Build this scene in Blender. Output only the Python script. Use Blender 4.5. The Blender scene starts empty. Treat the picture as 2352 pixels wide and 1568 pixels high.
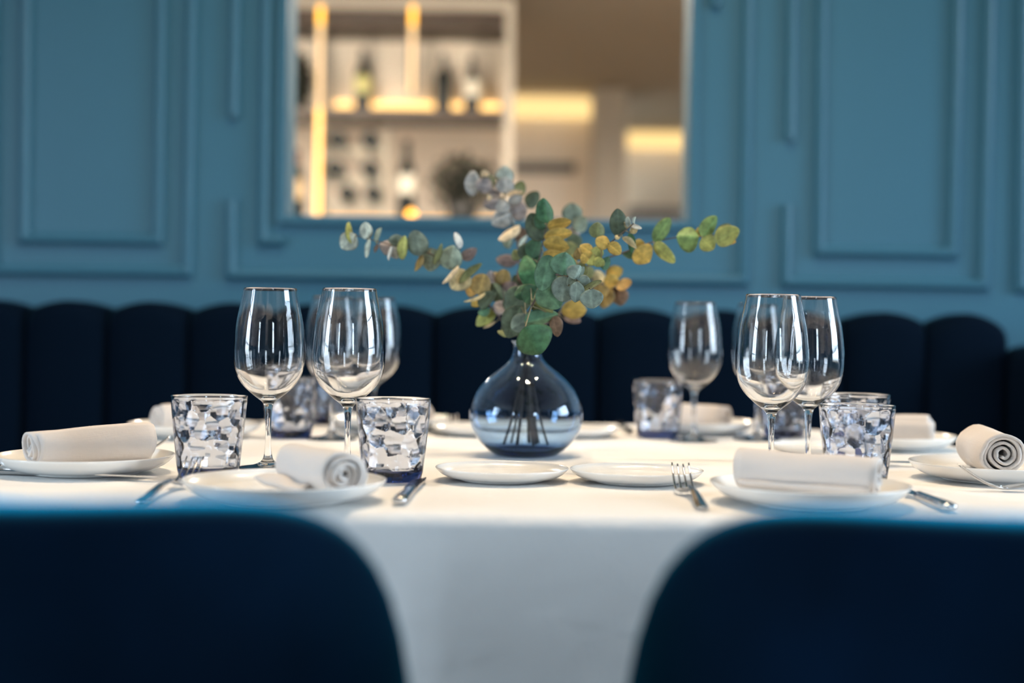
import bpy, bmesh, math, random
from mathutils import Vector, Matrix, Quaternion, noise

C = bpy.context.scene.collection
SC = bpy.context.scene
PI = math.pi

# ------------------------------------------------------------------ camera
F_PX = 50.0 / 36.0 * 2352.0          # focal length in photo pixels
EYE = 0.924                          # eye height
TZ = 0.75                            # table top height
ROLL = 0.0145
HOR = -34.0                          # horizon, photo pixels from the centre
cam = bpy.data.cameras.new('camera')
cam_o = bpy.data.objects.new('camera', cam)
C.objects.link(cam_o)
cam.lens = 50.0
cam.sensor_width = 36.0
cam.shift_y = HOR / 2352.0
cam.clip_start = 0.02
cam.dof.use_dof = True
cam.dof.focus_distance = 1.66
cam.dof.aperture_fstop = 1.95
cam_o.location = (0, 0, EYE)
cam_o.rotation_mode = 'XYZ'
cam_o.matrix_world = Matrix.Translation((0, 0, EYE)) @ Matrix.Rotation(PI / 2, 4, 'X') @ Matrix.Rotation(ROLL, 4, 'Z')
SC.camera = cam_o

# ------------------------------------------------------------------ world, exposure
SC.view_settings.view_transform = 'Standard'
SC.view_settings.look = 'None'
SC.view_settings.exposure = 0.22
SC.view_settings.gamma = 1.0
SC.view_settings.use_curve_mapping = False
w = bpy.data.worlds.new('overcast_sky')
SC.world = w
w.use_nodes = True
nt = w.node_tree
bg = nt.nodes['Background']
geo = nt.nodes.new('ShaderNodeTexCoord')
sep = nt.nodes.new('ShaderNodeSeparateXYZ')
ramp = nt.nodes.new('ShaderNodeValToRGB')
nt.links.new(geo.outputs['Generated'], sep.inputs[0])
mp = nt.nodes.new('ShaderNodeMapRange')
mp.inputs['From Min'].default_value = -0.4
mp.inputs['From Max'].default_value = 0.6
nt.links.new(sep.outputs['Z'], mp.inputs['Value'])
nt.links.new(mp.outputs[0], ramp.inputs[0])
e = ramp.color_ramp.elements
e[0].position = 0.36
e[0].color = (0.10, 0.11, 0.11, 1)
e[1].position = 0.46
e[1].color = (0.66, 0.83, 1.0, 1)
nt.links.new(ramp.outputs[0], bg.inputs['Color'])
bg.inputs['Strength'].default_value = 24.0

def portal(loc, rot, sx, sy):
    l = bpy.data.lights.new('window_portal', 'AREA')
    l.shape = 'RECTANGLE'
    l.size = sx
    l.size_y = sy
    l.cycles.is_portal = True
    o = bpy.data.objects.new('window_portal', l)
    C.objects.link(o)
    o.location = loc
    o.rotation_euler = rot
    return o

# room box: x -4..4.6, y -3.6..3.3, z 0..3.1
RX0, RX1, RY0, RY1, RZ = -4.0, 4.6, -3.6, 3.30, 3.1
# windows: (side, a0, a1, z0, z1)
WINS = [('rear', -3.0, -2.5, 0.6, 2.75), ('rear', 1.5, 2.1, 0.6, 2.75),
        ('right', 0.1, 2.2, 0.6, 2.85), ('left', -0.5, 0.6, 0.6, 2.75)]
for s, a0, a1, z0, z1 in WINS:
    m = (a0 + a1) / 2
    zm = (z0 + z1) / 2
    if s == 'rear':
        portal((m, RY0 - 0.13, zm), (PI / 2, 0, 0), a1 - a0, z1 - z0)
    elif s == 'right':
        portal((RX1 + 0.13, m, zm), (PI / 2, 0, PI / 2), a1 - a0, z1 - z0)
    else:
        portal((RX0 - 0.13, m, zm), (PI / 2, 0, -PI / 2), a1 - a0, z1 - z0)

# ------------------------------------------------------------------ helpers: projection of photo points to the place
def ray(px, py):
    x, y = px - 1176.0, py - 784.0
    u, v = x + ROLL * y, y - ROLL * x
    return u / F_PX, -(v - HOR) / F_PX          # slope in x and z per metre of y

def at(px, py, Y):
    a, b = ray(px, py)
    return Vector((a * Y, Y, EYE + b * Y))

# ------------------------------------------------------------------ helpers: objects
def tag(o, label=None, cat=None, group=None, kind=None):
    if label: o['label'] = label
    if cat: o['category'] = cat
    if group: o['group'] = group
    if kind: o['kind'] = kind
    return o

def thing(name, label, cat, loc=(0, 0, 0), rz=0.0, group=None):
    o = bpy.data.objects.new(name, None)
    o.empty_display_size = 0.05
    C.objects.link(o)
    o.location = loc
    o.rotation_euler = (0, 0, rz)
    return tag(o, label, cat, group)

class MB:
    def __init__(s):
        s.v, s.f, s.col = [], [], None
    def add(s, vs, fs):
        n = len(s.v)
        s.v += [tuple(p) for p in vs]
        s.f += [tuple(i + n for i in q) for q in fs]
        return n
    def box(s, x0, x1, y0, y1, z0, z1):
        vs = [(x, y, z) for x in (x0, x1) for y in (y0, y1) for z in (z0, z1)]
        s.add(vs, [(0, 1, 3, 2), (4, 6, 7, 5), (0, 4, 5, 1), (2, 3, 7, 6), (0, 2, 6, 4), (1, 5, 7, 3)])
        return s
    def grid(s, rows, close_u=False, close_v=False):
        n, m = len(rows), len(rows[0])
        vs = [p for r in rows for p in r]
        fs = []
        for i in range(n if close_u else n - 1):
            for j in range(m if close_v else m - 1):
                a = i * m + j
                b = i * m + (j + 1) % m
                c = ((i + 1) % n) * m + (j + 1) % m
                d = ((i + 1) % n) * m + j
                fs.append((a, b, c, d))
        s.add(vs, fs)
        return s
    def lathe(s, prof, seg=64, loc=(0, 0, 0)):
        rows = []
        X, Y, Z = loc
        idx = []
        vs, fs = [], []
        for r, z in prof:
            if r < 1e-7:
                idx.append([len(vs)])
                vs.append((X, Y, Z + z))
            else:
                idx.append(list(range(len(vs), len(vs) + seg)))
                vs += [(X + r * math.cos(2 * PI * k / seg), Y + r * math.sin(2 * PI * k / seg), Z + z) for k in range(seg)]
        for a, b in zip(idx, idx[1:]):
            for k in range(seg):
                k2 = (k + 1) % seg
                if len(a) == 1 and len(b) == 1: continue
                if len(a) == 1: fs.append((a[0], b[k2], b[k]))
                elif len(b) == 1: fs.append((a[k], a[k2], b[0]))
                else: fs.append((a[k], a[k2], b[k2], b[k]))
        s.add(vs, fs)
        return s
    def tube(s, pts, rad, seg=8, caps=True):
        pts = [Vector(p) for p in pts]
        n = len(pts)
        rads = rad if isinstance(rad, (list, tuple)) else [rad] * n
        rows = []
        prev = None
        for i, p in enumerate(pts):
            t = (pts[min(i + 1, n - 1)] - pts[max(i - 1, 0)]).normalized()
            if prev is None:
                a = Vector((0, 0, 1)) if abs(t.z) < 0.9 else Vector((1, 0, 0))
                nx = t.cross(a).normalized()
            else:
                nx = (prev - t * prev.dot(t)).normalized()
            prev = nx
            ny = t.cross(nx)
            rows.append([p + (nx * math.cos(2 * PI * k / seg) + ny * math.sin(2 * PI * k / seg)) * rads[i] for k in range(seg)])
        base = len(s.v)
        s.grid(rows, close_v=True)
        if caps:
            s.f.append(tuple(base + k for k in range(seg)))
            s.f.append(tuple(base + (n - 1) * seg + k for k in reversed(range(seg))))
        return s
    def build(s, name, mat, parent=None, smooth=True, angle=None, bevel=0, subsurf=0, solid=0, fixn=True):
        me = bpy.data.meshes.new(name)
        me.from_pydata(s.v, [], s.f)
        if fixn:
            bm = bmesh.new()
            bm.from_mesh(me)
            bmesh.ops.recalc_face_normals(bm, faces=bm.faces)
            bm.to_mesh(me)
            bm.free()
        me.materials.append(mat)
        if smooth:
            me.polygons.foreach_set('use_smooth', [True] * len(me.polygons))
        o = bpy.data.objects.new(name, me)
        C.objects.link(o)
        if s.col:
            at_ = me.color_attributes.new('tint', 'FLOAT_COLOR', 'POINT')
            at_.data.foreach_set('color', [c for q in s.col for c in (q[0], q[1], q[2], 1.0)])
        if bevel:
            b = o.modifiers.new('bevel', 'BEVEL')
            b.width = bevel
            b.segments = 3
            b.limit_method = 'ANGLE'
        if solid:
            b = o.modifiers.new('solidify', 'SOLIDIFY')
            b.thickness = solid
            b.offset = 0
        if subsurf:
            b = o.modifiers.new('subsurf', 'SUBSURF')
            b.levels = b.render_levels = subsurf
        if angle is not None and smooth:
            for p in me.polygons: p.use_smooth = True
            bm = bmesh.new()
            bm.from_mesh(me)
            for ed in bm.edges:
                if len(ed.link_faces) == 2 and ed.calc_face_angle(0) > angle: ed.smooth = False
            bm.to_mesh(me)
            bm.free()
        if parent: o.parent = parent
        return o

def struct(o):
    o['kind'] = 'structure'
    return o

def copy_tree(o, parent=None):
    c = o.copy()
    C.objects.link(c)
    if parent: c.parent = parent
    for ch in list(o.children): copy_tree(ch, c)
    return c

def crom(pts, k=6):
    P = [Vector(p) for p in pts]
    out = []
    for i in range(len(P) - 1):
        p0, p1, p2, p3 = P[max(i - 1, 0)], P[i], P[i + 1], P[min(i + 2, len(P) - 1)]
        for j in range(k):
            t = j / k
            out.append(0.5 * ((2 * p1) + (p2 - p0) * t + (2 * p0 - 5 * p1 + 4 * p2 - p3) * t * t + (3 * p1 - p0 - 3 * p2 + p3) * t ** 3))
    out.append(P[-1])
    return out

def prof(pts, k=5):
    return [(max(0.0, p.x), p.y) for p in crom([(a, b, 0) for a, b in pts], k)]

# ------------------------------------------------------------------ materials
def mat(name, color, rough=0.5, metal=0.0, **kw):
    m = bpy.data.materials.new(name)
    m.use_nodes = True
    b = m.node_tree.nodes['Principled BSDF']
    b.inputs['Base Color'].default_value = (*color, 1)
    b.inputs['Roughness'].default_value = rough
    b.inputs['Metallic'].default_value = metal
    for k, v in kw.items():
        b.inputs[k].default_value = v
    return m

def nd(m, kind, **props):
    n = m.node_tree.nodes.new(kind)
    for k, v in props.items(): setattr(n, k, v)
    return n

def bump_noise(m, scale, strength, dist=0.002, detail=4.0):
    t = m.node_tree
    b = t.nodes['Principled BSDF']
    tc = nd(m, 'ShaderNodeTexCoord')
    n = nd(m, 'ShaderNodeTexNoise')
    n.inputs['Scale'].default_value = scale
    n.inputs['Detail'].default_value = detail
    bp = nd(m, 'ShaderNodeBump')
    bp.inputs['Strength'].default_value = strength
    bp.inputs['Distance'].default_value = dist
    t.links.new(tc.outputs['Object'], n.inputs['Vector'])
    t.links.new(n.outputs['Fac'], bp.inputs['Height'])
    t.links.new(bp.outputs['Normal'], b.inputs['Normal'])
    return m

def vary(m, scale, c0, c1, lo=0.3, hi=0.7, detail=4.0):
    t = m.node_tree
    b = t.nodes['Principled BSDF']
    tc = nd(m, 'ShaderNodeTexCoord')
    n = nd(m, 'ShaderNodeTexNoise')
    n.inputs['Scale'].default_value = scale
    n.inputs['Detail'].default_value = detail
    r = nd(m, 'ShaderNodeValToRGB')
    r.color_ramp.elements[0].position = lo
    r.color_ramp.elements[1].position = hi
    r.color_ramp.elements[0].color = (*c0, 1)
    r.color_ramp.elements[1].color = (*c1, 1)
    t.links.new(tc.outputs['Object'], n.inputs['Vector'])
    t.links.new(n.outputs['Fac'], r.inputs['Fac'])
    t.links.new(r.outputs['Color'], b.inputs['Base Color'])
    return m

def emit(name, color, strength):
    m = bpy.data.materials.new(name)
    m.use_nodes = True
    t = m.node_tree
    t.nodes.clear()
    o = t.nodes.new('ShaderNodeOutputMaterial')
    e_ = t.nodes.new('ShaderNodeEmission')
    e_.inputs['Color'].default_value = (*color, 1)
    e_.inputs['Strength'].default_value = strength
    t.links.new(e_.outputs[0], o.inputs[0])
    return m

def glass(name, tint=None, density=0.0, ior=1.5):
    m = bpy.data.materials.new(name)
    m.use_nodes = True
    t = m.node_tree
    t.nodes.clear()
    o = t.nodes.new('ShaderNodeOutputMaterial')
    g = t.nodes.new('ShaderNodeBsdfGlass')
    g.inputs['Roughness'].default_value = 0.0
    g.inputs['IOR'].default_value = ior
    t.links.new(g.outputs[0], o.inputs['Surface'])
    if tint:
        v = t.nodes.new('ShaderNodeVolumeAbsorption')
        v.inputs['Color'].default_value = (*tint, 1)
        v.inputs['Density'].default_value = density
        t.links.new(v.outputs[0], o.inputs['Volume'])
    return m

def weave(m, scale=900.0, strength=0.25, dist=0.0004):
    """linen: two crossed wave textures as bump"""
    t = m.node_tree
    b = t.nodes['Principled BSDF']
    tc = nd(m, 'ShaderNodeTexCoord')
    outs = []
    for d in ('X', 'Y', 'Z'):
        wv = nd(m, 'ShaderNodeTexWave', bands_direction=d)
        wv.inputs['Scale'].default_value = scale / 20
        wv.inputs['Distortion'].default_value = 1.5
        wv.inputs['Detail'].default_value = 2
        t.links.new(tc.outputs['Object'], wv.inputs['Vector'])
        outs.append(wv)
    a1 = nd(m, 'ShaderNodeMath', operation='ADD')
    t.links.new(outs[0].outputs['Fac'], a1.inputs[0])
    t.links.new(outs[1].outputs['Fac'], a1.inputs[1])
    a2 = nd(m, 'ShaderNodeMath', operation='ADD')
    t.links.new(a1.outputs[0], a2.inputs[0])
    t.links.new(outs[2].outputs['Fac'], a2.inputs[1])
    n = nd(m, 'ShaderNodeTexNoise')
    n.inputs['Scale'].default_value = 18
    n.inputs['Detail'].default_value = 5
    t.links.new(tc.outputs['Object'], n.inputs['Vector'])
    bp0 = nd(m, 'ShaderNodeBump')
    bp0.inputs['Strength'].default_value = 0.45
    bp0.inputs['Distance'].default_value = 0.01
    t.links.new(n.outputs['Fac'], bp0.inputs['Height'])
    bp = nd(m, 'ShaderNodeBump')
    bp.inputs['Strength'].default_value = strength
    bp.inputs['Distance'].default_value = dist
    t.links.new(a2.outputs[0], bp.inputs['Height'])
    t.links.new(bp0.outputs[0], bp.inputs['Normal'])
    t.links.new(bp.outputs[0], b.inputs['Normal'])
    return m

M = {}
M['paint'] = bump_noise(mat('blue_wall_paint', (0.026, 0.126, 0.196), 0.42), 60, 0.05)
M['velvet_bench'] = bump_noise(mat('dark_navy_velvet', (0.0006, 0.0045, 0.012), 0.9, **{'Sheen Weight': 0.06, 'Sheen Roughness': 0.25, 'Sheen Tint': (0.05, 0.35, 0.7, 1), 'Specular IOR Level': 0.05}), 40, 0.2)
M['velvet_chair'] = vary(bump_noise(mat('blue_velvet', (0.001, 0.012, 0.035), 0.9, **{'Sheen Weight': 1.0, 'Sheen Roughness': 0.36, 'Sheen Tint': (0.0, 0.5, 0.85, 1), 'Specular IOR Level': 0.05}), 30, 0.2), 7, (0.0005, 0.004, 0.012), (0.0008, 0.008, 0.026))
M['linen'] = weave(mat('white_linen', (0.80, 0.79, 0.77), 0.9, **{'Specular IOR Level': 0.15}), 4000, 0.2)
M['napkin'] = weave(mat('pale_linen', (0.67, 0.62, 0.58), 0.92, **{'Specular IOR Level': 0.1}), 5000, 0.2)
M['porcelain'] = mat('white_porcelain', (0.83, 0.82, 0.79), 0.22, **{'Coat Weight': 0.4, 'Coat Roughness': 0.05})
M['glass'] = glass('clear_glass', ior=1.5)
M['glass_tumbler'] = glass('blue_tumbler_glass', (0.38, 0.50, 0.74), 72.0, 1.5)
M['glass_vase'] = glass('blue_vase_glass', (0.03, 0.42, 0.76), 230.0, 1.5)
M['steel'] = mat('polished_steel', (0.62, 0.61, 0.60), 0.12, 1.0)
M['wood'] = vary(mat('dark_wood', (0.06, 0.035, 0.02), 0.5), 12, (0.028, 0.016, 0.009), (0.05, 0.028, 0.016))
M['table_wood'] = mat('table_wood', (0.12, 0.07, 0.04), 0.5)
M['black_metal'] = mat('black_metal', (0.02, 0.02, 0.022), 0.4, 0.6)
M['beige'] = bump_noise(mat('beige_plaster', (0.72, 0.63, 0.52), 0.8), 40, 0.05)
M['cream'] = mat('cream_paint', (0.40, 0.36, 0.30), 0.7)
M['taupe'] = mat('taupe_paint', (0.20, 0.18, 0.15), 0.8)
M['ceiling'] = mat('white_ceiling_paint', (0.75, 0.74, 0.72), 0.9)
M['grey'] = mat('grey_panel', (0.12, 0.115, 0.11), 0.6)
M['floor'] = vary(mat('oak_floor', (0.25, 0.17, 0.10), 0.45), 5, (0.22, 0.145, 0.085), (0.30, 0.20, 0.12))
M['rear'] = mat('pale_blue_rear_paint', (0.25, 0.32, 0.38), 0.8)
M['winframe'] = mat('dark_window_frame', (0.03, 0.035, 0.04), 0.4)
M['led'] = emit('warm_light_strip', (1.0, 0.60, 0.15), 4.2)
M['led_top'] = emit('amber_strip', (1.0, 0.48, 0.07), 3.2)
M['led_mid'] = emit('dim_pale_strip', (1.0, 0.66, 0.33), 1.7)
M['led_low'] = emit('bright_pale_strip', (1.0, 0.55, 0.16), 3.2)
M['led_pale'] = emit('warm_light_panel', (1.0, 0.68, 0.28), 1.15)
M['globe'] = emit('added_globe_glow', (1.0, 0.85, 0.68), 620.0)
M['lamp'] = emit('warm_lamp_glow', (1.0, 0.72, 0.42), 30.0)
M['bottle'] = mat('dark_bottle_glass', (0.005, 0.009, 0.009), 0.3, **{'Specular IOR Level': 0.25})
M['label_cream'] = mat('cream_paper', (0.70, 0.66, 0.55), 0.7)
M['label_yellow'] = mat('yellow_paper', (0.55, 0.52, 0.22), 0.7)
M['label_tan'] = mat('tan_paper', (0.62, 0.45, 0.25), 0.7)
M['foil_dark'] = mat('dark_foil', (0.05, 0.05, 0.05), 0.7)
M['foil_red'] = mat('red_foil', (0.45, 0.12, 0.07), 0.7)
M['dark_leaf'] = vary(mat('dark_foliage', (0.02, 0.03, 0.018), 0.6), 8, (0.006, 0.010, 0.007), (0.016, 0.024, 0.014))
M['pot'] = mat('dark_pot', (0.03, 0.03, 0.03), 0.5)
M['twig'] = mat('brown_twig', (0.075, 0.055, 0.045), 0.7)

def leaf_material():
    m = bpy.data.materials.new('eucalyptus_leaf')
    m.use_nodes = True
    t = m.node_tree
    b = t.nodes['Principled BSDF']
    b.inputs['Roughness'].default_value = 0.55
    b.inputs['Specular IOR Level'].default_value = 0.35
    a = nd(m, 'ShaderNodeVertexColor', layer_name='tint')
    tc = nd(m, 'ShaderNodeTexCoord')
    n = nd(m, 'ShaderNodeTexNoise')
    n.inputs['Scale'].default_value = 110
    n.inputs['Detail'].default_value = 5
    t.links.new(tc.outputs['Object'], n.inputs['Vector'])
    mr = nd(m, 'ShaderNodeMapRange')
    mr.inputs['From Min'].default_value = 0.3
    mr.inputs['From Max'].default_value = 0.7
    mr.inputs['To Min'].default_value = 0.58
    mr.inputs['To Max'].default_value = 1.28
    t.links.new(n.outputs['Fac'], mr.inputs['Value'])
    mx = nd(m, 'ShaderNodeVectorMath', operation='SCALE')
    t.links.new(a.outputs['Color'], mx.inputs[0])
    t.links.new(mr.outputs[0], mx.inputs['Scale'])
    t.links.new(mx.outputs[0], b.inputs['Base Color'])
    tr = nd(m, 'ShaderNodeBsdfTranslucent')
    t.links.new(mx.outputs[0], tr.inputs['Color'])
    ms = nd(m, 'ShaderNodeMixShader')
    ms.inputs[0].default_value = 0.22
    t.links.new(b.outputs[0], ms.inputs[1])
    t.links.new(tr.outputs[0], ms.inputs[2])
    t.links.new(ms.outputs[0], t.nodes['Material Output'].inputs['Surface'])
    return m
M['leaf'] = leaf_material()

# ------------------------------------------------------------------ room shell
BAR_Z = 2.44                          # ceiling of the bar room behind the wall
FY = 12.2                             # far end of the bar room
struct(MB().box(-5.5, 6.0, RY0 - 0.3, FY + 0.2, -0.15, 0).build('floor', M['floor'], smooth=False))
struct(MB().box(RX0 - 0.3, RX1 + 0.3, RY0 - 0.3, RY1 + 0.12, RZ, RZ + 0.15).build('ceiling', M['ceiling'], smooth=False))

def holed_wall(mb, axis, c0, c1, a0, a1, z0, z1, holes):
    def bx(p0, p1, q0, q1):
        if p1 - p0 < 1e-4 or q1 - q0 < 1e-4: return
        if axis == 'y': mb.box(p0, p1, c0, c1, q0, q1)
        else: mb.box(c0, c1, p0, p1, q0, q1)
    cur = a0
    for h0, h1, k0, k1 in sorted(holes):
        bx(cur, h0, z0, z1)
        bx(h0, h1, z0, k0)
        bx(h0, h1, k1, z1)
        cur = h1
    bx(cur, a1, z0, z1)

OPL, OPR, OPB = at(660, 400, RY1).x, at(1581, 400, RY1).x, at(1120, 501, RY1).z
OPT = 2.35
wb = MB()
holed_wall(wb, 'y', RY1, RY1 + 0.12, RX0, RX1, 0, RZ, [(OPL, OPR, OPB, OPT)])
struct(wb.build('wall_back', M['paint'], smooth=False))
ws = {'rear': [], 'right': [], 'left': []}
for s, a0, a1, z0, z1 in WINS: ws[s].append((a0, a1, z0, z1))
for s in ws:
    mb = MB()
    if s == 'rear': holed_wall(mb, 'y', RY0 - 0.12, RY0, RX0, RX1, 0, RZ, ws[s])
    elif s == 'right': holed_wall(mb, 'x', RX1, RX1 + 0.12, RY0 - 0.12, RY1 + 0.12, 0, RZ, ws[s])
    else: holed_wall(mb, 'x', RX0 - 0.12, RX0, RY0 - 0.12, RY1 + 0.12, 0, RZ, ws[s])
    struct(mb.build('wall_' + s, M['paint'] if s != 'rear' else M['rear'], smooth=False))
for i, (s, a0, a1, z0, z1) in enumerate(WINS):
    mb = MB()
    def bar(p0, p1, q0, q1):
        if s == 'rear': mb.box(p0, p1, RY0 - 0.09, RY0 - 0.03, q0, q1)
        elif s == 'right': mb.box(RX1 + 0.03, RX1 + 0.09, p0, p1, q0, q1)
        else: mb.box(RX0 - 0.09, RX0 - 0.03, p0, p1, q0, q1)
    n = max(2, round((a1 - a0) / 0.35))
    for k in range(n + 1):
        x = a0 + (a1 - a0) * k / n
        bar(x - 0.03, x + 0.03, z0, z1)
    for z in (z0 + 0.03, z0 + 0.75, z1 - 0.5, z1 - 0.03):
        bar(a0, a1, z - 0.025, z + 0.025)
    struct(mb.build('window_%d' % (i + 1), M['winframe'], smooth=False))

# bar room behind the opening
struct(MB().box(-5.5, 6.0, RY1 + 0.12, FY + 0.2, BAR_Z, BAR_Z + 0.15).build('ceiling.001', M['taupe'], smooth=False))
struct(MB().box(-5.6, -5.5, RY1, FY, 0, BAR_Z).build('wall_left.001', M['beige'], smooth=False))
struct(MB().box(6.0, 6.1, RY1, FY, 0, BAR_Z).build('wall_right.001', M['beige'], smooth=False))
Y1, Y2 = 9.2, 10.9
xa = at(1362, 300, Y1).x
struct(MB().box(-5.5, xa, Y1, Y1 + 0.15, 0, BAR_Z).build('wall_far', M['beige'], smooth=False))
struct(MB().box(xa - 0.6, 6.0, Y2, Y2 + 0.15, 0, BAR_Z).build('wall_far.001', M['beige'], smooth=False))
struct(MB().box(at(1362, 300, 9.0).x, at(1440, 300, 9.0).x, 9.0, 9.3, 0, BAR_Z).build('trim_20', M['cream'], smooth=False))

# mouldings of the panelled wall: raised beads swept along the panel outlines
def moulding(pts, n, wdt=0.027, dep=0.019, closed=False):
    P = [at(px, py, RY1) for px, py in pts]
    P = [Vector((p.x, RY1, p.z)) for p in P]
    prf = []
    for k in range(13):
        t = k / 12
        a = (t - 0.5) * wdt
        h = dep * (0.35 + 0.65 * max(0, 1 - abs(2 * t - 1) ** 2.2)) if 0 < t < 1 else 0.0
        prf.append((a, h))
    rows = []
    N = len(P)
    for i, p in enumerate(P):
        d0 = (P[i] - P[i - 1]).normalized() if i > 0 else (P[1] - P[0]).normalized()
        d1 = (P[i + 1] - P[i]).normalized() if i < N - 1 else d0
        nrm = lambda d: Vector((d.z, 0, -d.x))
        m_ = (nrm(d0) + nrm(d1)).normalized()
        m_ = m_ / max(0.3, m_.dot(nrm(d0)))
        rows.append([p + m_ * a + Vector((0, -h, 0)) for a, h in prf])
    mb = MB()
    base = 0
    mb.grid(rows)
    L = len(prf)
    mb.f.append(tuple(range(L)))
    mb.f.append(tuple((N - 1) * L + k for k in reversed(range(L))))
    return struct(mb.build('trim_%d' % n, M['paint'], angle=0.6))

TOP = -260
mould = [
    [(66, TOP), (57, 548), (365, 552), (376, TOP)],
    [(-12, TOP), (-16, 621), (432, 625), (447, TOP)],
    [(546, TOP), (538, 270)],
    [(534, 458), (532, 630), (1708, 645), (1722, TOP)],
    [(617, TOP), (605, 552), (655, 553)],
    [(1647, TOP), (1643, 16)],
    [(1822, TOP), (1814, 322)],
    [(1808, 470), (1804, 648), (2258, 655), (2278, TOP)],
    [(1890, TOP), (1880, 577), (2187, 582), (2205, TOP)],
    [(2352, TOP), (2342, 660), (2800, 668)],
]
for i, p in enumerate(mould): moulding(p, i + 1)
# frame round the opening
def box_frame(n):
    mb = MB()
    t = 0.022
    mb.box(OPL - t, OPL, RY1 - 0.016, RY1 + 0.02, OPB - t, OPT + t)
    mb.box(OPR, OPR + t, RY1 - 0.016, RY1 + 0.02, OPB - t, OPT + t)
    mb.box(OPL, OPR, RY1 - 0.016, RY1 + 0.02, OPB - t, OPB)
    mb.box(OPL, OPR, RY1 - 0.016, RY1 + 0.02, OPT, OPT + t)
    return struct(mb.build('trim_%d' % n, M['paint'], smooth=False, bevel=0.005))
box_frame(11)

# ------------------------------------------------------------------ lamps
def downlight(x, y, z, label, power, spread=1.4, group='warm ceiling downlights', col=(1.0, 0.78, 0.54)):
    t = thing('ceiling_downlight', label, 'ceiling light', (x, y, z), 0, group)
    MB().lathe([(0.05, 0), (0.05, -0.012), (0.062, -0.012), (0.062, 0.0)], 32).build('housing', M['black_metal'], t)
    MB().lathe([(0.0, -0.004), (0.048, -0.004)], 32).build('diffuser', M['lamp'], t)
    l = bpy.data.lights.new('downlight_beam', 'AREA')
    l.shape = 'DISK'
    l.size = 0.09
    l.energy = power
    l.color = col
    l.spread = spread
    o = bpy.data.objects.new('downlight_beam', l)
    C.objects.link(o)
    o.location = (0, 0, -0.014)
    o.parent = t
def added_pendant(x, y, z):  # unseen globe lamp, added to brighten the display shelf and far wall
    t = thing('added_pendant_light', 'added unseen warm globe lamp that brightens the bar shelf', 'ceiling light', (x, y, z), 0, 'added globe lamps in the bar')
    MB().lathe([(0.0, -0.065)] + [(0.065 * math.sin(PI * k / 16), -0.065 * math.cos(PI * k / 16)) for k in range(1, 16)] + [(0.0, 0.065)], 24).build('globe', M['globe'], t)
    MB().lathe([(0.003, 0.064), (0.003, BAR_Z - z), (0.04, BAR_Z - z)], 12).build('cord', M['black_metal'], t)
added_pendant(-0.9, 4.6, 2.2)
added_pendant(0.9, 4.6, 2.2)
TABLE_X, TABLE_Y = 0.036, 1.965
for dx, dy in ((-0.5, 0.15), (0.55, 0.25), (0.0, -0.2), (0.12, -0.2)):
    downlight(TABLE_X + dx, TABLE_Y + dy, RZ, 'warm ceiling downlight above the dressed table', 7.0, 2.4)
for x, y in ((-1.2, 5.2), (0.8, 5.2), (2.3, 8.2), (-1.95, 7.9)):  # out-of-view lamps added to light the bar room
    downlight(x, y, BAR_Z, 'added unseen warm downlight that brightens the bar beyond the opening', 60.0, 2.9, 'added warm downlights in the bar', (1.0, 0.85, 0.66))

# ------------------------------------------------------------------ banquette
def channel(x, wd, peak, dip, mb, y_back=3.22, thick=0.13, zb=0.40):
    rows = []
    n = 14
    for i in range(n + 1):
        u = -1 + 2 * i / n
        f = max(0.0, 1 - abs(u) ** 2.4)
        zt = dip + (peak - dip) * (1 - abs(u) ** 1.8)
        th = thick - 0.030 + 0.030 * f ** 0.5
        yf = y_back - th
        loop = [(yf, zb)]
        r = 0.04
        loop.append((yf, zt - r - 0.1))
        for k in range(9):
            a = PI / 2 * k / 8
            loop.append((yf + r - r * math.cos(a), zt - r + r * math.sin(a)))
        loop += [(y_back - 0.01, zt), (y_back, zt - 0.01), (y_back, zb)]
        rows.append([(x + wd / 2 * u * 0.995, y, z) for y, z in loop])
    mb.grid(rows)
    L = len(rows[0])
    base = len(mb.v) - L * (n + 1)
    mb.f.append(tuple(base + k for k in range(L)))
    mb.f.append(tuple(base + n * L + k for k in reversed(range(L))))

bq = thing('banquette', 'dark navy velvet banquette with scalloped channel back along the blue panelled wall', 'bench seat', (0, 2.85, 0))
def P_bq(mb, name, m, **k):
    mb.v = [(x, y - 2.85, z) for x, y, z in mb.v]
    return mb.build(name, m, bq, **k)
wd = 189.0 / F_PX * 3.10
x0 = at(150, 700, 3.10).x
for k in range(-3, 12):
    mb = MB()
    channel(x0 + wd * k, wd, 0.968, 0.947 if k < 11 else 0.935, mb)
    P_bq(mb, 'back_channel', M['velvet_bench'], angle=0.9)
xl, xr = x0 - wd * 3.5, x0 + wd * 11.5
P_bq(MB().box(xl, xr + 0.28, 2.70, 3.10, 0.30, 0.46), 'seat', M['velvet_bench'], smooth=False, bevel=0.04)
P_bq(MB().box(xl + 0.02, xr + 0.26, 2.76, 3.2, 0.0, 0.30), 'base', M['black_metal'], smooth=False)
P_bq(MB().box(xr, xr + 0.28, 2.95, 3.22, 0.40, at(2345, 793, 3.1).z), 'armrest', M['velvet_bench'], smooth=False, bevel=0.05)

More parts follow.
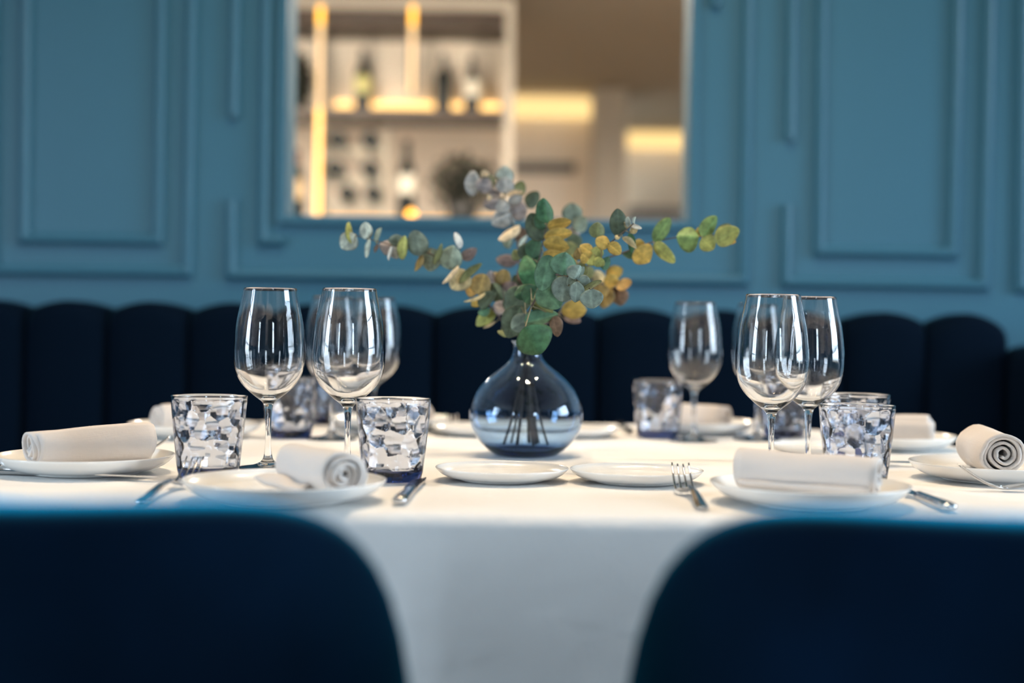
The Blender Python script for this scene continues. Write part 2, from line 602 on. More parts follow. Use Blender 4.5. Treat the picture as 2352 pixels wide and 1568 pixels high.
# ------------------------------------------------------------------ table and cloth
AX, AY, EXP = 0.668, 0.645, 3.7
def sup(th, s=1.0):
    c, q = math.cos(th), math.sin(th)
    r = (abs(c / AX) ** EXP + abs(q / AY) ** EXP) ** (-1 / EXP)
    return r * c * s, r * q * s
tb = thing('dining_table', 'round pedestal table hidden beneath the long white tablecloth', 'table', (TABLE_X, TABLE_Y, 0))
rows = []
for z, s in ((0.715, 0.0), (0.715, 0.955), (0.72, 0.962), (0.742, 0.962), (0.746, 0.955), (0.746, 0.0)):
    rows.append([(*sup(2 * PI * k / 96, s), z) for k in range(96)])
MB().grid(rows, close_v=True).build('table_top', M['table_wood'], tb, angle=0.6)
MB().lathe(prof([(0.0, 0.03), (0.10, 0.035), (0.06, 0.08), (0.045, 0.2), (0.045, 0.6), (0.09, 0.70), (0.0, 0.714)], 4), 32).build('pedestal', M['table_wood'], tb)
MB().lathe([(0, 0), (0.30, 0), (0.30, 0.02), (0.12, 0.04), (0.0, 0.04)], 48).build('foot', M['table_wood'], tb, angle=0.5)

random.seed(4)
rows = []
NT = 288
levels = [0.0, 0.12, 0.25, 0.4, 0.55, 0.7, 0.8, 0.88, 0.94, 0.965]
for s in levels:
    r_ = []
    for k in range(NT):
        x, y = sup(2 * PI * k / NT, s)
        n_ = noise.noise(Vector((x * 5, y * 5, 1.3))) * 0.0007 if s > 0.01 else 0
        r_.append((x, y, TZ - 0.0008 + n_))
    rows.append(r_)
for k2 in range(1, 9):                                   # rounded edge
    a = PI / 2 * k2 / 8
    r_ = []
    for k in range(NT):
        th = 2 * PI * k / NT
        x, y = sup(th, 0.972)
        d = Vector((x, y, 0)).normalized()
        q = d * (0.016 * math.sin(a))
        r_.append((x + q.x, y + q.y, TZ - 0.016 * (1 - math.cos(a)) - 0.0008))
    rows.append(r_)
for j in range(1, 22):                                   # skirt with soft folds that deepen towards the hem
    t = j / 21
    z = TZ - 0.017 - t * 0.69
    r_ = []
    for k in range(NT):
        th = 2 * PI * k / NT
        x, y = sup(th, 0.972)
        d = Vector((x, y, 0)).normalized()
        fold = 0.5 + 0.5 * math.sin(th * 17 + 1.2 * math.sin(th * 3 + 0.4))
        am = 0.030 * max(0, t - 0.08) ** 1.1
        wr = noise.noise(Vector((th * 4, z * 6, 0.2))) * 0.008 * min(1, t * 6)
        q = d * (0.016 + 0.008 * t + am * fold + wr)
        r_.append((x + q.x, y + q.y, z))
    rows.append(r_)
cl = MB()
cl.v = []
cl.grid(rows, close_v=True)
clo = cl.build('tablecloth', M['linen'])
clo.location = (TABLE_X, TABLE_Y, 0)
tag(clo, 'long white linen tablecloth draped over the round dining table', 'tablecloth')

# ------------------------------------------------------------------ tableware builders
def wine_glass():
    t = bpy.data.objects.new('wine_glass', None)
    t.empty_display_size = 0.05
    C.objects.link(t)
    foot = [(0, 0.0015), (0.012, 0.0012), (0.028, 0.0002), (0.0362, 0.0), (0.0375, 0.0009), (0.0362, 0.0018), (0.030, 0.0026), (0.018, 0.0042), (0.010, 0.0072), (0.0062, 0.0115), (0.0048, 0.0165)]
    stem = [(0.0048, 0.0165), (0.0040, 0.024), (0.0035, 0.036), (0.0034, 0.050), (0.0038, 0.062), (0.0043, 0.068)]
    bowl = [(0.0043, 0.068), (0.0051, 0.0735), (0.0070, 0.0785), (0.0115, 0.0825), (0.0203, 0.0893), (0.0311, 0.0996), (0.0382, 0.1110), (0.0416, 0.1235), (0.0427, 0.1365), (0.0422, 0.150), (0.0394, 0.175), (0.0348, 0.1984), (0.0318, 0.2145)]
    inner = [(0.0318, 0.2145), (0.0314, 0.2149), (0.0310, 0.2145), (0.0340, 0.1984), (0.0386, 0.175), (0.0413, 0.150), (0.0418, 0.1365), (0.0406, 0.1243), (0.0370, 0.1125), (0.0296, 0.1016), (0.0188, 0.0920), (0.0095, 0.0872), (0.0, 0.0855)]
    MB().lathe(prof(bowl, 5) + prof(inner, 5)[1:], 72).build('bowl', M['glass'], t, fixn=False)
    MB().lathe(prof(stem, 4), 48).build('stem', M['glass'], t, fixn=False)
    MB().lathe(prof(foot, 4), 72).build('foot', M['glass'], t, fixn=False)
    return t

def tumbler_mesh(seed):
    rnd = random.Random(seed)
    H, RT, RB = 0.092, 0.0425, 0.0325
    def R(z): 
        q = z / H
        return RB + (RT - RB) * (q ** 0.8)
    sites = []
    zs = [0.019, 0.034, 0.049, 0.064, 0.079]
    for i, z in enumerate(zs):
        n = 12
        for k in range(n):
            th = 2 * PI * (k + 0.5 * (i % 2) + rnd.uniform(-0.32, 0.32)) / n
            zz = z + rnd.uniform(-0.006, 0.006)
            sites.append((th, zz, R(zz) - 0.0036 + rnd.uniform(-0.0004, 0.0004), 0.11 + rnd.uniform(-0.13, 0.13)))
    seg = 180
    def rin(th, z):
        base = R(z) - 0.0024
        if z > 0.0875: return base
        best = base
        for s_th, s_z, s_r, s_k in sites:
            c = math.cos(th - s_th)
            if c < 0.6: continue
            best = min(best, (s_r + s_k * (z - s_z)) / c + 9.0 * (z - s_z) ** 2)
        f = min(1.0, max(0.0, (0.0875 - z) / 0.003))
        best = max(best, base - 0.0042)
        return base * (1 - f) + best * f
    rows = []
    outer = [(0.0, 0.0012), (0.026, 0.0008), (RB - 0.003, 0.0), (RB - 0.0008, 0.0008), (RB, 0.003)]
    outer += [(R(z), z) for z in [0.003 + (H - 0.004) * k / 14 for k in range(1, 15)]]
    outer += [(RT - 0.0004, H - 0.0003), (RT - 0.0011, H), (RT - 0.0019, H - 0.0004), (RT - 0.0023, H - 0.0015)]
    mb = MB()
    for r, z in outer:
        rows.append([(max(r, 1e-5) * math.cos(2 * PI * k / seg), max(r, 1e-5) * math.sin(2 * PI * k / seg), z) for k in range(seg)])
    n_in = 90
    z_lo = 0.0135
    for j in range(n_in + 1):
        z = (H - 0.003) + (z_lo - (H - 0.003)) * j / n_in
        rows.append([(rin(2 * PI * k / seg, z) * math.cos(2 * PI * k / seg), rin(2 * PI * k / seg, z) * math.sin(2 * PI * k / seg), z) for k in range(seg)])
    for s_, dz in ((0.93, 0.0012), (0.8, 0.002), (0.5, 0.0024), (0.0005, 0.0025)):
        rr = rin(0, z_lo)
        rows.append([(rr * s_ * math.cos(2 * PI * k / seg), rr * s_ * math.sin(2 * PI * k / seg), z_lo - dz) for k in range(seg)])
    mb.grid(rows, close_v=True)
    return mb

def plate_profile(R_, h, foot):
    k = R_ / 0.1
    return [(0, 0.0032), (foot - 0.005, 0.0032), (foot - 0.003, 0.0002), (foot, 0.0), (foot + 0.0025, 0.0022), (R_ * 0.80, h * 0.25), (R_ * 0.91, h * 0.50), (R_ * 0.975, h * 0.80), (R_, h - 0.0006), (R_ - 0.0006, h + 0.0004), (R_ - 0.002, h),
            (R_ * 0.95, h * 0.80), (R_ * 0.87, h * 0.53), (R_ * 0.74, h * 0.40), (R_ * 0.5, h * 0.35), (0, h * 0.34)]

def napkin(L, Rn, turns, squash, taper=0.0, seed=1, lift=0.0, flap=False):
    """cloth rolled up tightly along x; both ends show the spiral"""
    rnd = random.Random(seed)
    n = int(turns * 26)
    m = 18
    r0 = 0.0035
    rows = []
    ph0 = rnd.uniform(0, 6)
    zs_min = 1
    o1, o2 = rnd.uniform(0, 9), rnd.uniform(0, 9)
    for i in range(n + 1):
        t = i / n
        th = -2 * PI * turns * t + ph0
        row = []
        for j in range(m + 1):
            s = j / m
            x = (s - 0.5) * L
            x += 0.004 * math.sin(turns * t * 5.1 + o1) * (1 if s > 0.5 else -1) * (abs(2 * s - 1) ** 6)
            rr = r0 + (Rn * (1 + taper * (s - 0.5)) - r0) * (t ** 0.92)
            rr *= 1 + 0.12 * noise.noise(Vector((math.cos(th) * 1.3 + o1, math.sin(th) * 1.3, s * 2.0 + o2 + t * 2.5)))
            edge = 0.0 if t < 0.9 else -0.0015 * (abs(2 * s - 1) ** 8)
            rr += edge
            y = rr * math.cos(th)
            z = rr * math.sin(th) * squash
            row.append((x, y, z))
        rows.append(row)
    zmin = min(p[2] for r in rows for p in r)
    fl = zmin + 0.0035                                  # flattened where it lies
    rows = [[(x, y, max(z, fl + (z - fl) * 0.25)) for x, y, z in r] for r in rows]
    zmin = min(p[2] for r in rows for p in r)
    th_ = 0.0034
    rows = [[(x, y, z - zmin + th_ / 2 + lift * (x / L + 0.5)) for x, y, z in r] for r in rows]
    mb = MB()
    mb.grid(rows)
    if flap:                                            # loose corner hanging from the roll
        fr = []
        for i in range(9):
            a = i / 8
            r_ = []
            for j in range(9):
                b = j / 8
                x = -0.055 + 0.075 * b + 0.01 * a
                y = -0.016 - 0.032 * a * (1 - 0.55 * b)
                z = 0.006 + 0.006 * math.sin(a * PI) * (0.4 + 0.6 * math.sin(b * 6)) + 0.004 * (1 - a)
                if b < 0.2: z += 0.006 * (1 - b / 0.2) * a
                r_.append((x, y, z))
            fr.append(r_)
        mb.grid(fr)
    return mb, th_

def fork_mesh():
    """lies along +y, handle end at y 0, tines at 0.19"""
    mb = MB()
    ys = [0.0, 0.004, 0.015, 0.04, 0.07, 0.095, 0.11, 0.122, 0.130, 0.138, 0.1455]
    ws_ = [0.0035, 0.0062, 0.0070, 0.0056, 0.0040, 0.0032, 0.0036, 0.0068, 0.0098, 0.0112, 0.0116]
    def zc(y):
        pts = [(0, 0.0022), (0.03, 0.0045), (0.07, 0.0105), (0.10, 0.0115), (0.125, 0.0055), (0.14, 0.0026), (0.15, 0.0030), (0.165, 0.0085), (0.178, 0.0158), (0.192, 0.0260)]
        for (a, za), (b, zb) in zip(pts, pts[1:]):
            if y <= b: 
                t = (y - a) / (b - a)
                t = max(0, min(1, t))
                return za + (zb - za) * t
        return pts[-1][1]
    rows = []
    yy = []
    for i in range(len(ys) - 1):
        for k in range(3):
            t = k / 3
            yy.append((ys[i] + (ys[i + 1] - ys[i]) * t, ws_[i] + (ws_[i + 1] - ws_[i]) * t))
    yy.append((ys[-1], ws_[-1]))
    for y, wv in yy:
        z = zc(y)
        th = 0.0019 if y < 0.11 else 0.0012
        loop = []
        for k in range(12):
            a = 2 * PI * k / 12
            c, s = math.cos(a), math.sin(a)
            cup = 0.0022 * (c * c) if y > 0.118 else 0
            loop.append((wv * math.copysign(abs(c) ** 0.7, c), y, z + th * math.copysign(abs(s) ** 0.8, s) + cup))
        rows.append(loop)
    b0 = len(mb.v)
    mb.grid(rows, close_v=True)
    mb.f.append(tuple(b0 + k for k in range(12)))
    mb.f.append(tuple(b0 + (len(rows) - 1) * 12 + k for k in reversed(range(12))))
    for q in range(4):
        x = -0.0096 + 0.0064 * q
        cup = 0.0022 * (x / 0.0116) ** 2
        rr = []
        for k in range(11):
            t = k / 10
            y = 0.1425 + 0.0495 * t
            hw = 0.00155 * (1 - 0.45 * t)
            hh = 0.0011 * (1 - 0.3 * t)
            xx = x * (1 - 0.05 * t)
            z = zc(y) + cup
            rr.append([(xx + hw * math.cos(a), y, z + hh * math.sin(a)) for a in [2 * PI * j / 8 for j in range(8)]])
        b0 = len(mb.v)
        mb.grid(rr, close_v=True)
        mb.f.append(tuple(b0 + k for k in range(8)))
        mb.f.append(tuple(b0 + 80 + k for k in reversed(range(8))))
    return mb

def knife():
    t = bpy.data.objects.new('table_knife', None)
    t.empty_display_size = 0.05
    C.objects.link(t)
    mb = MB()
    rows = []
    for y, wv, h in ((0, 0.004, 0.0025), (0.003, 0.0072, 0.0042), (0.02, 0.0078, 0.0046), (0.06, 0.0066, 0.0042), (0.09, 0.0058, 0.0040), (0.098, 0.0062, 0.0042), (0.1, 0.004, 0.0025)):
        rows.append([(wv * math.cos(a), y, 0.0047 + h * math.sin(a)) for a in [2 * PI * k / 16 for k in range(16)]])
    mb.grid(rows, close_v=True)
    mb.f.append(tuple(range(16)))
    mb.f.append(tuple(6 * 16 + k for k in reversed(range(16))))
    mb.build('handle', M['steel'], t)
    mb = MB()
    rows = []
    for y, x0_, x1_ in ((0.098, -0.004, 0.004), (0.106, -0.006, 0.005), (0.112, -0.0095, 0.005), (0.15, -0.0105, 0.005), (0.185, -0.010, 0.005), (0.2, -0.007, 0.0045), (0.21, -0.001, 0.0035), (0.2135, 0.0018, 0.0025)):
        rows.append([(x0_, y, 0.0044), (x0_ * 0.5 + x1_ * 0.5, y, 0.0052), (x1_, y, 0.0055), (x1_, y, 0.0038), (x0_ * 0.5 + x1_ * 0.5, y, 0.0036)])
    mb.grid(rows, close_v=True)
    mb.f.append(tuple(range(5)))
    mb.f.append(tuple(7 * 5 + k for k in reversed(range(5))))
    mb.build('blade', M['steel'], t, angle=0.5)
    return t

# ------------------------------------------------------------------ laying the table
Z0 = TZ + 0.0003
def put(o, x, y, z, rz, label, cat, group):
    o.location = (x, y, z)
    o.rotation_euler = (0, 0, rz)
    tag(o, label, cat, group)
    return o

g0 = wine_glass()
GL = [  # x, y, label
    (at(621, 700, 1.705).x, 1.705, 'clear wine glass behind the white napkin with the loose flap, outer glass of its pair'),
    (at(803, 700, 1.665).x, 1.665, 'clear wine glass beside the blue tumbler that stands next to the short side plate'),
    (at(1776, 700, 1.660).x, 1.660, 'clear wine glass behind the thick white napkin, front one of two overlapping glasses'),
    (at(1861, 700, 1.745).x, 1.745, 'clear wine glass half hidden behind an overlapping glass, next to two stacked-looking tumblers'),
    (at(767, 700, 2.15).x, 2.15, 'blurred wine glass almost hidden behind the two sharp wine glasses, its stem between them'),
    (at(862, 700, 2.235).x, 2.235, 'blurred wine glass peeking out towards the vase from behind a sharp wine glass'),
    (at(1598, 700, 2.22).x, 2.22, 'blurred wine glass standing alone by a dark tumbler, beyond the vase'),
    (at(1743, 700, 2.26).x, 2.26, 'blurred wine glass mostly hidden behind the front overlapping wine glass'),
]
for i, (x, y, lab) in enumerate(GL):
    o = g0 if i == 0 else copy_tree(g0)
    put(o, x, y, Z0, i * 0.7, lab, 'wine glass', 'wine glasses on the table')

TU = [
    (at(480, 1000, 1.592).x, 1.592, 'faceted blue grey tumbler behind fork tines, beside the beige rolled napkin'),
    (at(903, 1000, 1.592).x, 1.592, 'faceted blue tumbler with dark base between wine glass stem and table knife'),
    (at(1968, 1000, 1.598).x, 1.598, 'faceted blue tumbler partly behind the thick white napkin'),
    (at(1968, 1000, 1.865).x, 1.865, 'tumbler showing only its rim above a nearer tumbler'),
    (at(666, 1000, 2.17).x, 2.17, 'blurred blue tumbler behind the stem of the outermost wine glass'),
    (at(766, 1000, 2.47).x, 2.47, 'blurred dark tumbler glimpsed between two wine glass stems at the far side'),
    (at(1511, 1000, 2.275).x, 2.275, 'blurred dark blue tumbler beside the lone blurred wine glass'),
    (at(1801, 1000, 2.33).x, 2.33, 'blurred dark tumbler seen between the stems of the overlapping wine glasses'),
]
meshes = []
for i, (x, y, lab) in enumerate(TU):
    if i < 3:
        o = tumbler_mesh(11 + i).build('tumbler', M['glass_tumbler'], fixn=True, angle=0.13)
        meshes.append(o)
    else:
        o = meshes[i % 3].copy()
        C.objects.link(o)
    put(o, x, y, Z0, i * 1.1, lab, 'tumbler', 'faceted tumblers')

SEATS = [  # x, y, direction the diner faces, key
    (-0.222, 1.402, PI / 2, 'front a'), (0.303, 1.437, PI / 2, 'front b'), (-0.487, 1.632, 0.25, 'side c'), (0.578, 1.695, PI - 0.1, 'side d'),
    (-0.48, 2.165, -0.45, 'back e'), (-0.2, 2.375, -PI / 2, 'back f'), (0.314, 2.395, -PI / 2, 'back g'), (0.567, 2.135, PI + 0.45, 'back h')]
PLB = ['white dinner plate under the napkin with the loose flap', 'white dinner plate under the thick white napkin lying crosswise', 'white dinner plate under the sharp beige napkin at the table edge',
       'white dinner plate under the napkin with its spiral end facing the camera', 'blurred white plate behind the blue grey tumbler with fork before it', 'blurred white plate hidden behind the wine glasses, near the vase',
       'blurred white plate beside the lone blurred wine glass', 'blurred white plate behind the overlapped tumblers at the far table edge']
pl0 = MB().lathe(prof(plate_profile(0.1, 0.0205, 0.062), 3), 96).build('dinner_plate', M['porcelain'])
for i, (x, y, d, _) in enumerate(SEATS):
    o = pl0 if i == 0 else pl0.copy()
    if i: C.objects.link(o)
    put(o, x, y, Z0, 0, PLB[i], 'plate', 'dinner plates')
SP = [(-0.009, 1.613, 'small white side plate in front of the vase, nearer the blue tumbler'), (0.1435, 1.613, 'small white side plate in front of the vase, with fork tines overlapping its rim'),
      (-0.052, 2.285, 'blurred side plate behind the vase, on the tumbler and wine glass cluster side'), (0.100, 2.285, 'blurred side plate behind the vase, towards the lone blurred wine glass'),
      (0.440, 2.000, 'blurred side plate glimpsed behind the overlapping wine glass stems')]
sp0 = MB().lathe(prof(plate_profile(0.0755, 0.0145, 0.047), 3), 96).build('side_plate', M['porcelain'])
for i, (x, y, lab) in enumerate(SP):
    o = sp0 if i == 0 else sp0.copy()
    if i: C.objects.link(o)
    put(o, x, y, Z0, 0, lab, 'plate', 'side plates')

# rolled napkins: x, y, axis angle, length, radius, turns, squash, taper, flap
NP = [
    (-0.190, 1.405, -1.02, 0.125, 0.0235, 4.2, 0.95, 0.05, True, 'bright white rolled napkin with a loose flap and grey spiral end, on a plate'),
    (0.300, 1.430, -0.50, 0.138, 0.0235, 3.6, 0.98, -0.06, False, 'thick white rolled napkin lying crosswise in front of the faceted tumbler'),
    (-0.480, 1.628, 0.72, 0.140, 0.0225, 4.6, 1.0, 0.30, False, 'beige linen napkin with a tight spiral end, thicker at its other end'),
    (0.578, 1.712, 1.50, 0.120, 0.0270, 4.2, 0.97, 0.0, False, 'rolled napkin with its round spiral end facing the camera, at the picture edge'),
    (-0.480, 2.165, 0.55, 0.120, 0.0230, 4.4, 0.95, 0.0, False, 'blurred rolled napkin half hidden behind the blue grey tumbler'),
    (-0.19, 2.375, -0.5, 0.115, 0.0230, 4.4, 0.95, 0.0, False, 'blurred napkin whose top shows above the front blue tumbler rim'),
    (0.310, 2.395, -0.62, 0.110, 0.0225, 4.4, 0.95, 0.0, False, 'blurred rolled napkin behind the lone blurred wine glass'),
    (0.572, 2.135, -0.35, 0.115, 0.0250, 4.2, 0.95, 0.0, False, 'blurred rolled napkin behind the overlapped tumblers'),
]
for i, (x, y, a, L, Rn, tr, sq, tp, fl, lab) in enumerate(NP):
    mb, th_ = napkin(L, Rn, tr, sq, tp, 20 + i, 0, fl)
    o = mb.build('rolled_napkin', M['napkin'], solid=th_)
    put(o, x, y, Z0 + 0.0080, a, lab, 'napkin', 'rolled linen napkins')

fk = fork_mesh().build('fork', M['steel'])
kn = knife()
FK = [(-0.352, 1.355, -0.05, 'steel fork with raised tines in front of the blue grey tumbler'),
      (0.186, 1.362, 0.0, 'steel fork overlapping the rim of a small side plate'),
      (0.690, 1.570, PI / 2 - 0.02, 'steel fork lying sideways under the plate with the spiral-end napkin'),
      (-0.622, 1.775, -PI / 2 + 0.22, 'steel fork whose tips show beside the beige napkin plate'),
      (-0.098, 2.545, PI, 'blurred steel fork at the far table edge behind the vase'),
      (0.442, 2.520, PI + 0.1, 'blurred steel fork at the far edge behind overlapping wine glasses')]
for i, (x, y, r, lab) in enumerate(FK):
    o = fk if i == 0 else fk.copy()
    if i: C.objects.link(o)
    put(o, x, y, Z0, r, lab, 'fork', 'steel forks')
KN = [(-0.1065, 1.368, -0.05, 'steel table knife beside the front blue tumbler, handle towards the table edge'),
      (0.429, 1.382, 0.03, 'steel table knife sticking out from behind the plate with the thick white napkin'),
      (-0.590, 1.600, -PI / 2 - 0.235, 'long steel knife lying in front of the beige napkin plate'),
      (0.705, 1.845, PI / 2 - 0.05, 'steel knife showing as a dark line beside the overlapped tumblers'),
      (0.195, 2.545, PI, 'blurred steel knife at the far table edge by the dark tumbler'),
      (-0.335, 2.480, PI - 0.1, 'blurred steel knife at the far edge behind the two sharp wine glasses')]
for i, (x, y, r, lab) in enumerate(KN):
    o = kn if i == 0 else copy_tree(kn)
    put(o, x, y, Z0, r, lab, 'knife', 'steel table knives')

# ------------------------------------------------------------------ vase
VX, VY = at(1209, 950, 1.93).x, 1.93
vo = [(0, 0.0022), (0.030, 0.0016), (0.0385, 0.0), (0.0425, 0.0012), (0.0478, 0.0045), (0.055, 0.0103), (0.0645, 0.0202), (0.0742, 0.0368), (0.0772, 0.0534), (0.0766, 0.0634), (0.0722, 0.0767), (0.0645, 0.0905), (0.0531, 0.1032), (0.0435, 0.1115), (0.035, 0.1180), (0.0275, 0.1240), (0.0225, 0.1300), (0.0202, 0.136), (0.0190, 0.145), (0.0196, 0.151), (0.0222, 0.1545)]
vi = [(0.0222, 0.1545), (0.0218, 0.1556), (0.0208, 0.1552), (0.0180, 0.151), (0.0170, 0.145), (0.0181, 0.136), (0.0203, 0.1295), (0.0256, 0.1230), (0.033, 0.1167), (0.0417, 0.1098), (0.0514, 0.1016), (0.0628, 0.0890), (0.0704, 0.0758), (0.0746, 0.063), (0.0752, 0.0534), (0.0722, 0.0372), (0.0627, 0.0215), (0.053, 0.0122), (0.043, 0.0074), (0.02, 0.0058), (0, 0.0055)]
v_o = MB().lathe(prof(vo, 5) + prof(vi, 5)[1:], 96).build('vase', M['glass_vase'])
v_o.location = (VX, VY, Z0)
tag(v_o, 'round blue glass bottle vase holding eucalyptus branches at the middle of the table', 'vase')

# ------------------------------------------------------------------ eucalyptus
COL = {
    'sage': (0.30, 0.36, 0.27), 'pale': (0.52, 0.58, 0.50), 'white': (0.70, 0.70, 0.64), 'olive': (0.22, 0.24, 0.10), 'yg': (0.42, 0.44, 0.13),
    'yel': (0.62, 0.44, 0.11), 'och': (0.42, 0.29, 0.10), 'tan': (0.60, 0.50, 0.27), 'brn': (0.22, 0.14, 0.09), 'pur': (0.27, 0.20, 0.18),
    'grn': (0.075, 0.20, 0.09), 'dgrn': (0.06, 0.14, 0.07), 'mint': (0.13, 0.26, 0.15), 'silv': (0.28, 0.36, 0.30), 'dsage': (0.12, 0.16, 0.10),
    'grey': (0.42, 0.43, 0.41), 'cream': (0.78, 0.64, 0.42), 'lgrn': (0.24, 0.36, 0.12), 'org': (0.70, 0.40, 0.12), 'gpur': (0.36, 0.32, 0.31), 'gg': (0.22, 0.28, 0.22)}
CR = {3: (1040, 380, 3.564), 4: (740, 380, 3.7325), 5: (1360, 440, 4.9)}
def cpt(c, x, y, Y):
    ox, oy, s = CR[c]
    return at(ox + x / s, oy + y / s, Y)

def add_leaf(mb, base, tip, wdt, phi, color, rnd, off, cup=0.12):
    ax = tip - base
    L = ax.length
    ax.normalize()
    view = (base + off - Vector((0, 0, EYE))).normalized()
    side = ax.cross(view).normalized()
    side = Quaternion(ax, phi) @ side
    nrm = side.cross(ax).normalized()
    nu, nv = 14, 10
    vs, cs, fs = [], [], []
    bc = Vector(color) * rnd.uniform(0.85, 1.12)
    bend = rnd.uniform(-0.14, 0.14)
    wav = rnd.uniform(0, 6)
    pw = rnd.uniform(0.74, 0.95)
    ex = rnd.uniform(0.48, 0.66)
    fold = rnd.choice((0.0, 0.0, 0.10, 0.22, -0.12))
    for i in range(nu + 1):
        u = i / nu
        uu = 0.5 - 0.5 * math.cos(PI * u)                     # denser rows at both ends
        hw = wdt * 0.5 * max(0.0, math.sin(PI * uu ** pw)) ** ex
        for k in range(nv + 1):
            v = -1 + 2 * k / nv
            h = fold * wdt * abs(v) * (hw / (wdt * 0.5 + 1e-9)) + cup * wdt * (v * v) * 0.9 * (hw / (wdt * 0.5 + 1e-9)) + bend * L * ((uu - 0.5) ** 2) * 2.0
            h += 0.022 * wdt * math.sin(9 * uu + 2.5 * v + wav) * v * v
            vs.append(base + ax * (uu * L) + side * (hw * v) + nrm * h)
            av = abs(v)
            f = 1.0 + 0.30 * max(0.0, 1 - av / 0.16)
            f *= 1 + 0.07 * math.sin(av * 6 - uu * 26)        # side veins
            if av > 0.95 or i in (0, nu): f *= 0.62
            cs.append(bc * f)
    n = nv + 1
    for i in range(nu):
        for k in range(nv):
            a = i * n + k
            fs.append((a, a + 1, a + n + 1, a + n))
    mb.add(vs, fs)
    mb.col = (mb.col or []) + cs

def branch(label, stem_pts, leaves, c, Yd, seed=1, rad=0.0016, end=(0.0, 0.0)):
    """stem_pts: (x, y, Y) of crop c from the vase neck outwards; leaves: (bx, by, tx, ty, width, phi, colour, dY base, dY tip)"""
    rnd = random.Random(seed)
    t = thing('eucalyptus_branch', label, 'branch', (VX, VY, Z0), 0, 'eucalyptus branches in the vase')
    off = Vector((VX, VY, Z0))
    inside = [Vector((VX + end[0], VY + end[1], Z0 + 0.013)), Vector((VX + end[0] * 0.55, VY + end[1] * 0.55, Z0 + 0.06)), Vector((VX + end[0] * 0.05 - 0.0 , VY + end[1] * 0.1, Z0 + 0.128)), Vector((VX - end[0] * 0.2, VY - end[1] * 0.2, Z0 + 0.157))]
    outp = [cpt(c, *p) for p in stem_pts]
    path = crom([p - off for p in inside + outp], 6)
    n = len(path)
    MB().tube(path, [rad * (1.15 - 0.75 * i / n) for i in range(n)], 8).build('stem', M['twig'], t)
    mb = MB()
    S = [(cpt(c, *p), p) for p in stem_pts]
    sc = CR[c][2]
    for lf in leaves:
        bx, by, tx, ty, wv, phi, colr = lf[:7]
        d0 = lf[7] if len(lf) > 7 else 0.0
        d1 = lf[8] if len(lf) > 8 else d0
        # depth of the nearest stem point
        if callable(Yd): Yb = Yd(bx, by)
        else: Yb = Yd
        b, tp = cpt(c, bx, by, Yb + d0), cpt(c, tx, ty, Yb + d1)
        ww = 1.22 * wv / sc / F_PX * Yb
        ph = math.radians(phi)
        add_leaf(mb, b - off, tp - off, ww / max(0.25, math.cos(ph)), ph, COL[colr], rnd, off)
        # petiole joining the leaf to the nearest stem point
        near = min(path, key=lambda q: (q - (b - off)).length)
        if (near - (b - off)).length < 0.05 and (near - (b - off)).length > 0.0015:
            k0 = len(mb.v)
            mb.tube([near, (near + (b - off)) * 0.5 + Vector((0, 0, 0.001)), b - off], [0.0007, 0.0006, 0.0006], 5)
            mb.col += [Vector((0.25, 0.22, 0.13))] * (len(mb.v) - k0)
    o = mb.build('foliage', M['leaf'], t, solid=0.0004, fixn=False)
    return t

# long branch reaching out over the wine glasses
def y4(x, y): return 1.93 - 0.02 * (1480 - x) / 1200
branch('long slender eucalyptus branch reaching sideways over the pair of sharp wine glasses',
       [(1640, 1440, 1.93), (1480, 1250, 1.93), (1390, 1150, 1.928), (1300, 1050, 1.927), (1210, 965, 1.925), (1130, 870, 1.924), (1010, 800, 1.922), (880, 735, 1.92), (740, 700, 1.918), (640, 690, 1.916), (520, 660, 1.914), (400, 630, 1.912), (290, 600, 1.91)],
       [(282, 590, 165, 708, 140, 15, 'pale'), (275, 668, 246, 480, 46, 60, 'yg', 0, .01), (388, 635, 375, 485, 95, 20, 'pale'), (398, 632, 383, 790, 38, 60, 'pale', 0, -.01),
        (475, 668, 518, 535, 32, 65, 'sage', 0, .01), (470, 670, 447, 742, 28, 60, 'pur'), (600, 690, 490, 680, 110, 20, 'gpur', .008, .012), (640, 692, 650, 592, 125, 15, 'gg'),
        (612, 690, 645, 800, 110, 15, 'grey', .004, .006), (592, 690, 570, 815, 22, 68, 'white', -.004, -.012), (690, 808, 718, 600, 76, 35, 'yg', -.01, -.006), (858, 768, 785, 555, 150, 10, 'gg', -.004),
        (862, 755, 800, 908, 48, 55, 'och'), (935, 705, 925, 905, 148, 15, 'sage', .003), (975, 850, 1040, 672, 45, 58, 'olive', -.008), (1090, 890, 1135, 685, 170, 12, 'sage', -.006),
        (1190, 708, 1145, 570, 55, 50, 'white'), (1200, 800, 1330, 715, 85, 35, 'pur', .01), (1165, 855, 1028, 1012, 34, 62, 'cream', -.014, -.02), (1240, 905, 1110, 1058, 168, 12, 'tan', -.006),
        (1180, 1012, 1375, 842, 56, 50, 'olive', -.014), (1340, 1105, 1392, 930, 150, 15, 'och', -.005), (1335, 1085, 1232, 1045, 110, 25, 'och', .006), (1400, 1095, 1215, 1170, 24, 68, 'tan', -.01, -.02),
        (1355, 1130, 1285, 1205, 70, 30, 'yel', .004), (1360, 1225, 1490, 1085, 100, 30, 'dsage', -.008), (1440, 1235, 1340, 1268, 65, 35, 'mint', -.004), (1480, 1240, 1320, 1370, 105, 25, 'yg'),
        (1490, 1342, 1385, 1398, 18, 68, 'cream'), (1500, 1080, 1440, 900, 100, 40, 'gpur', .012)],
       4, y4, 3, 0.0015, (-0.030, -0.008))
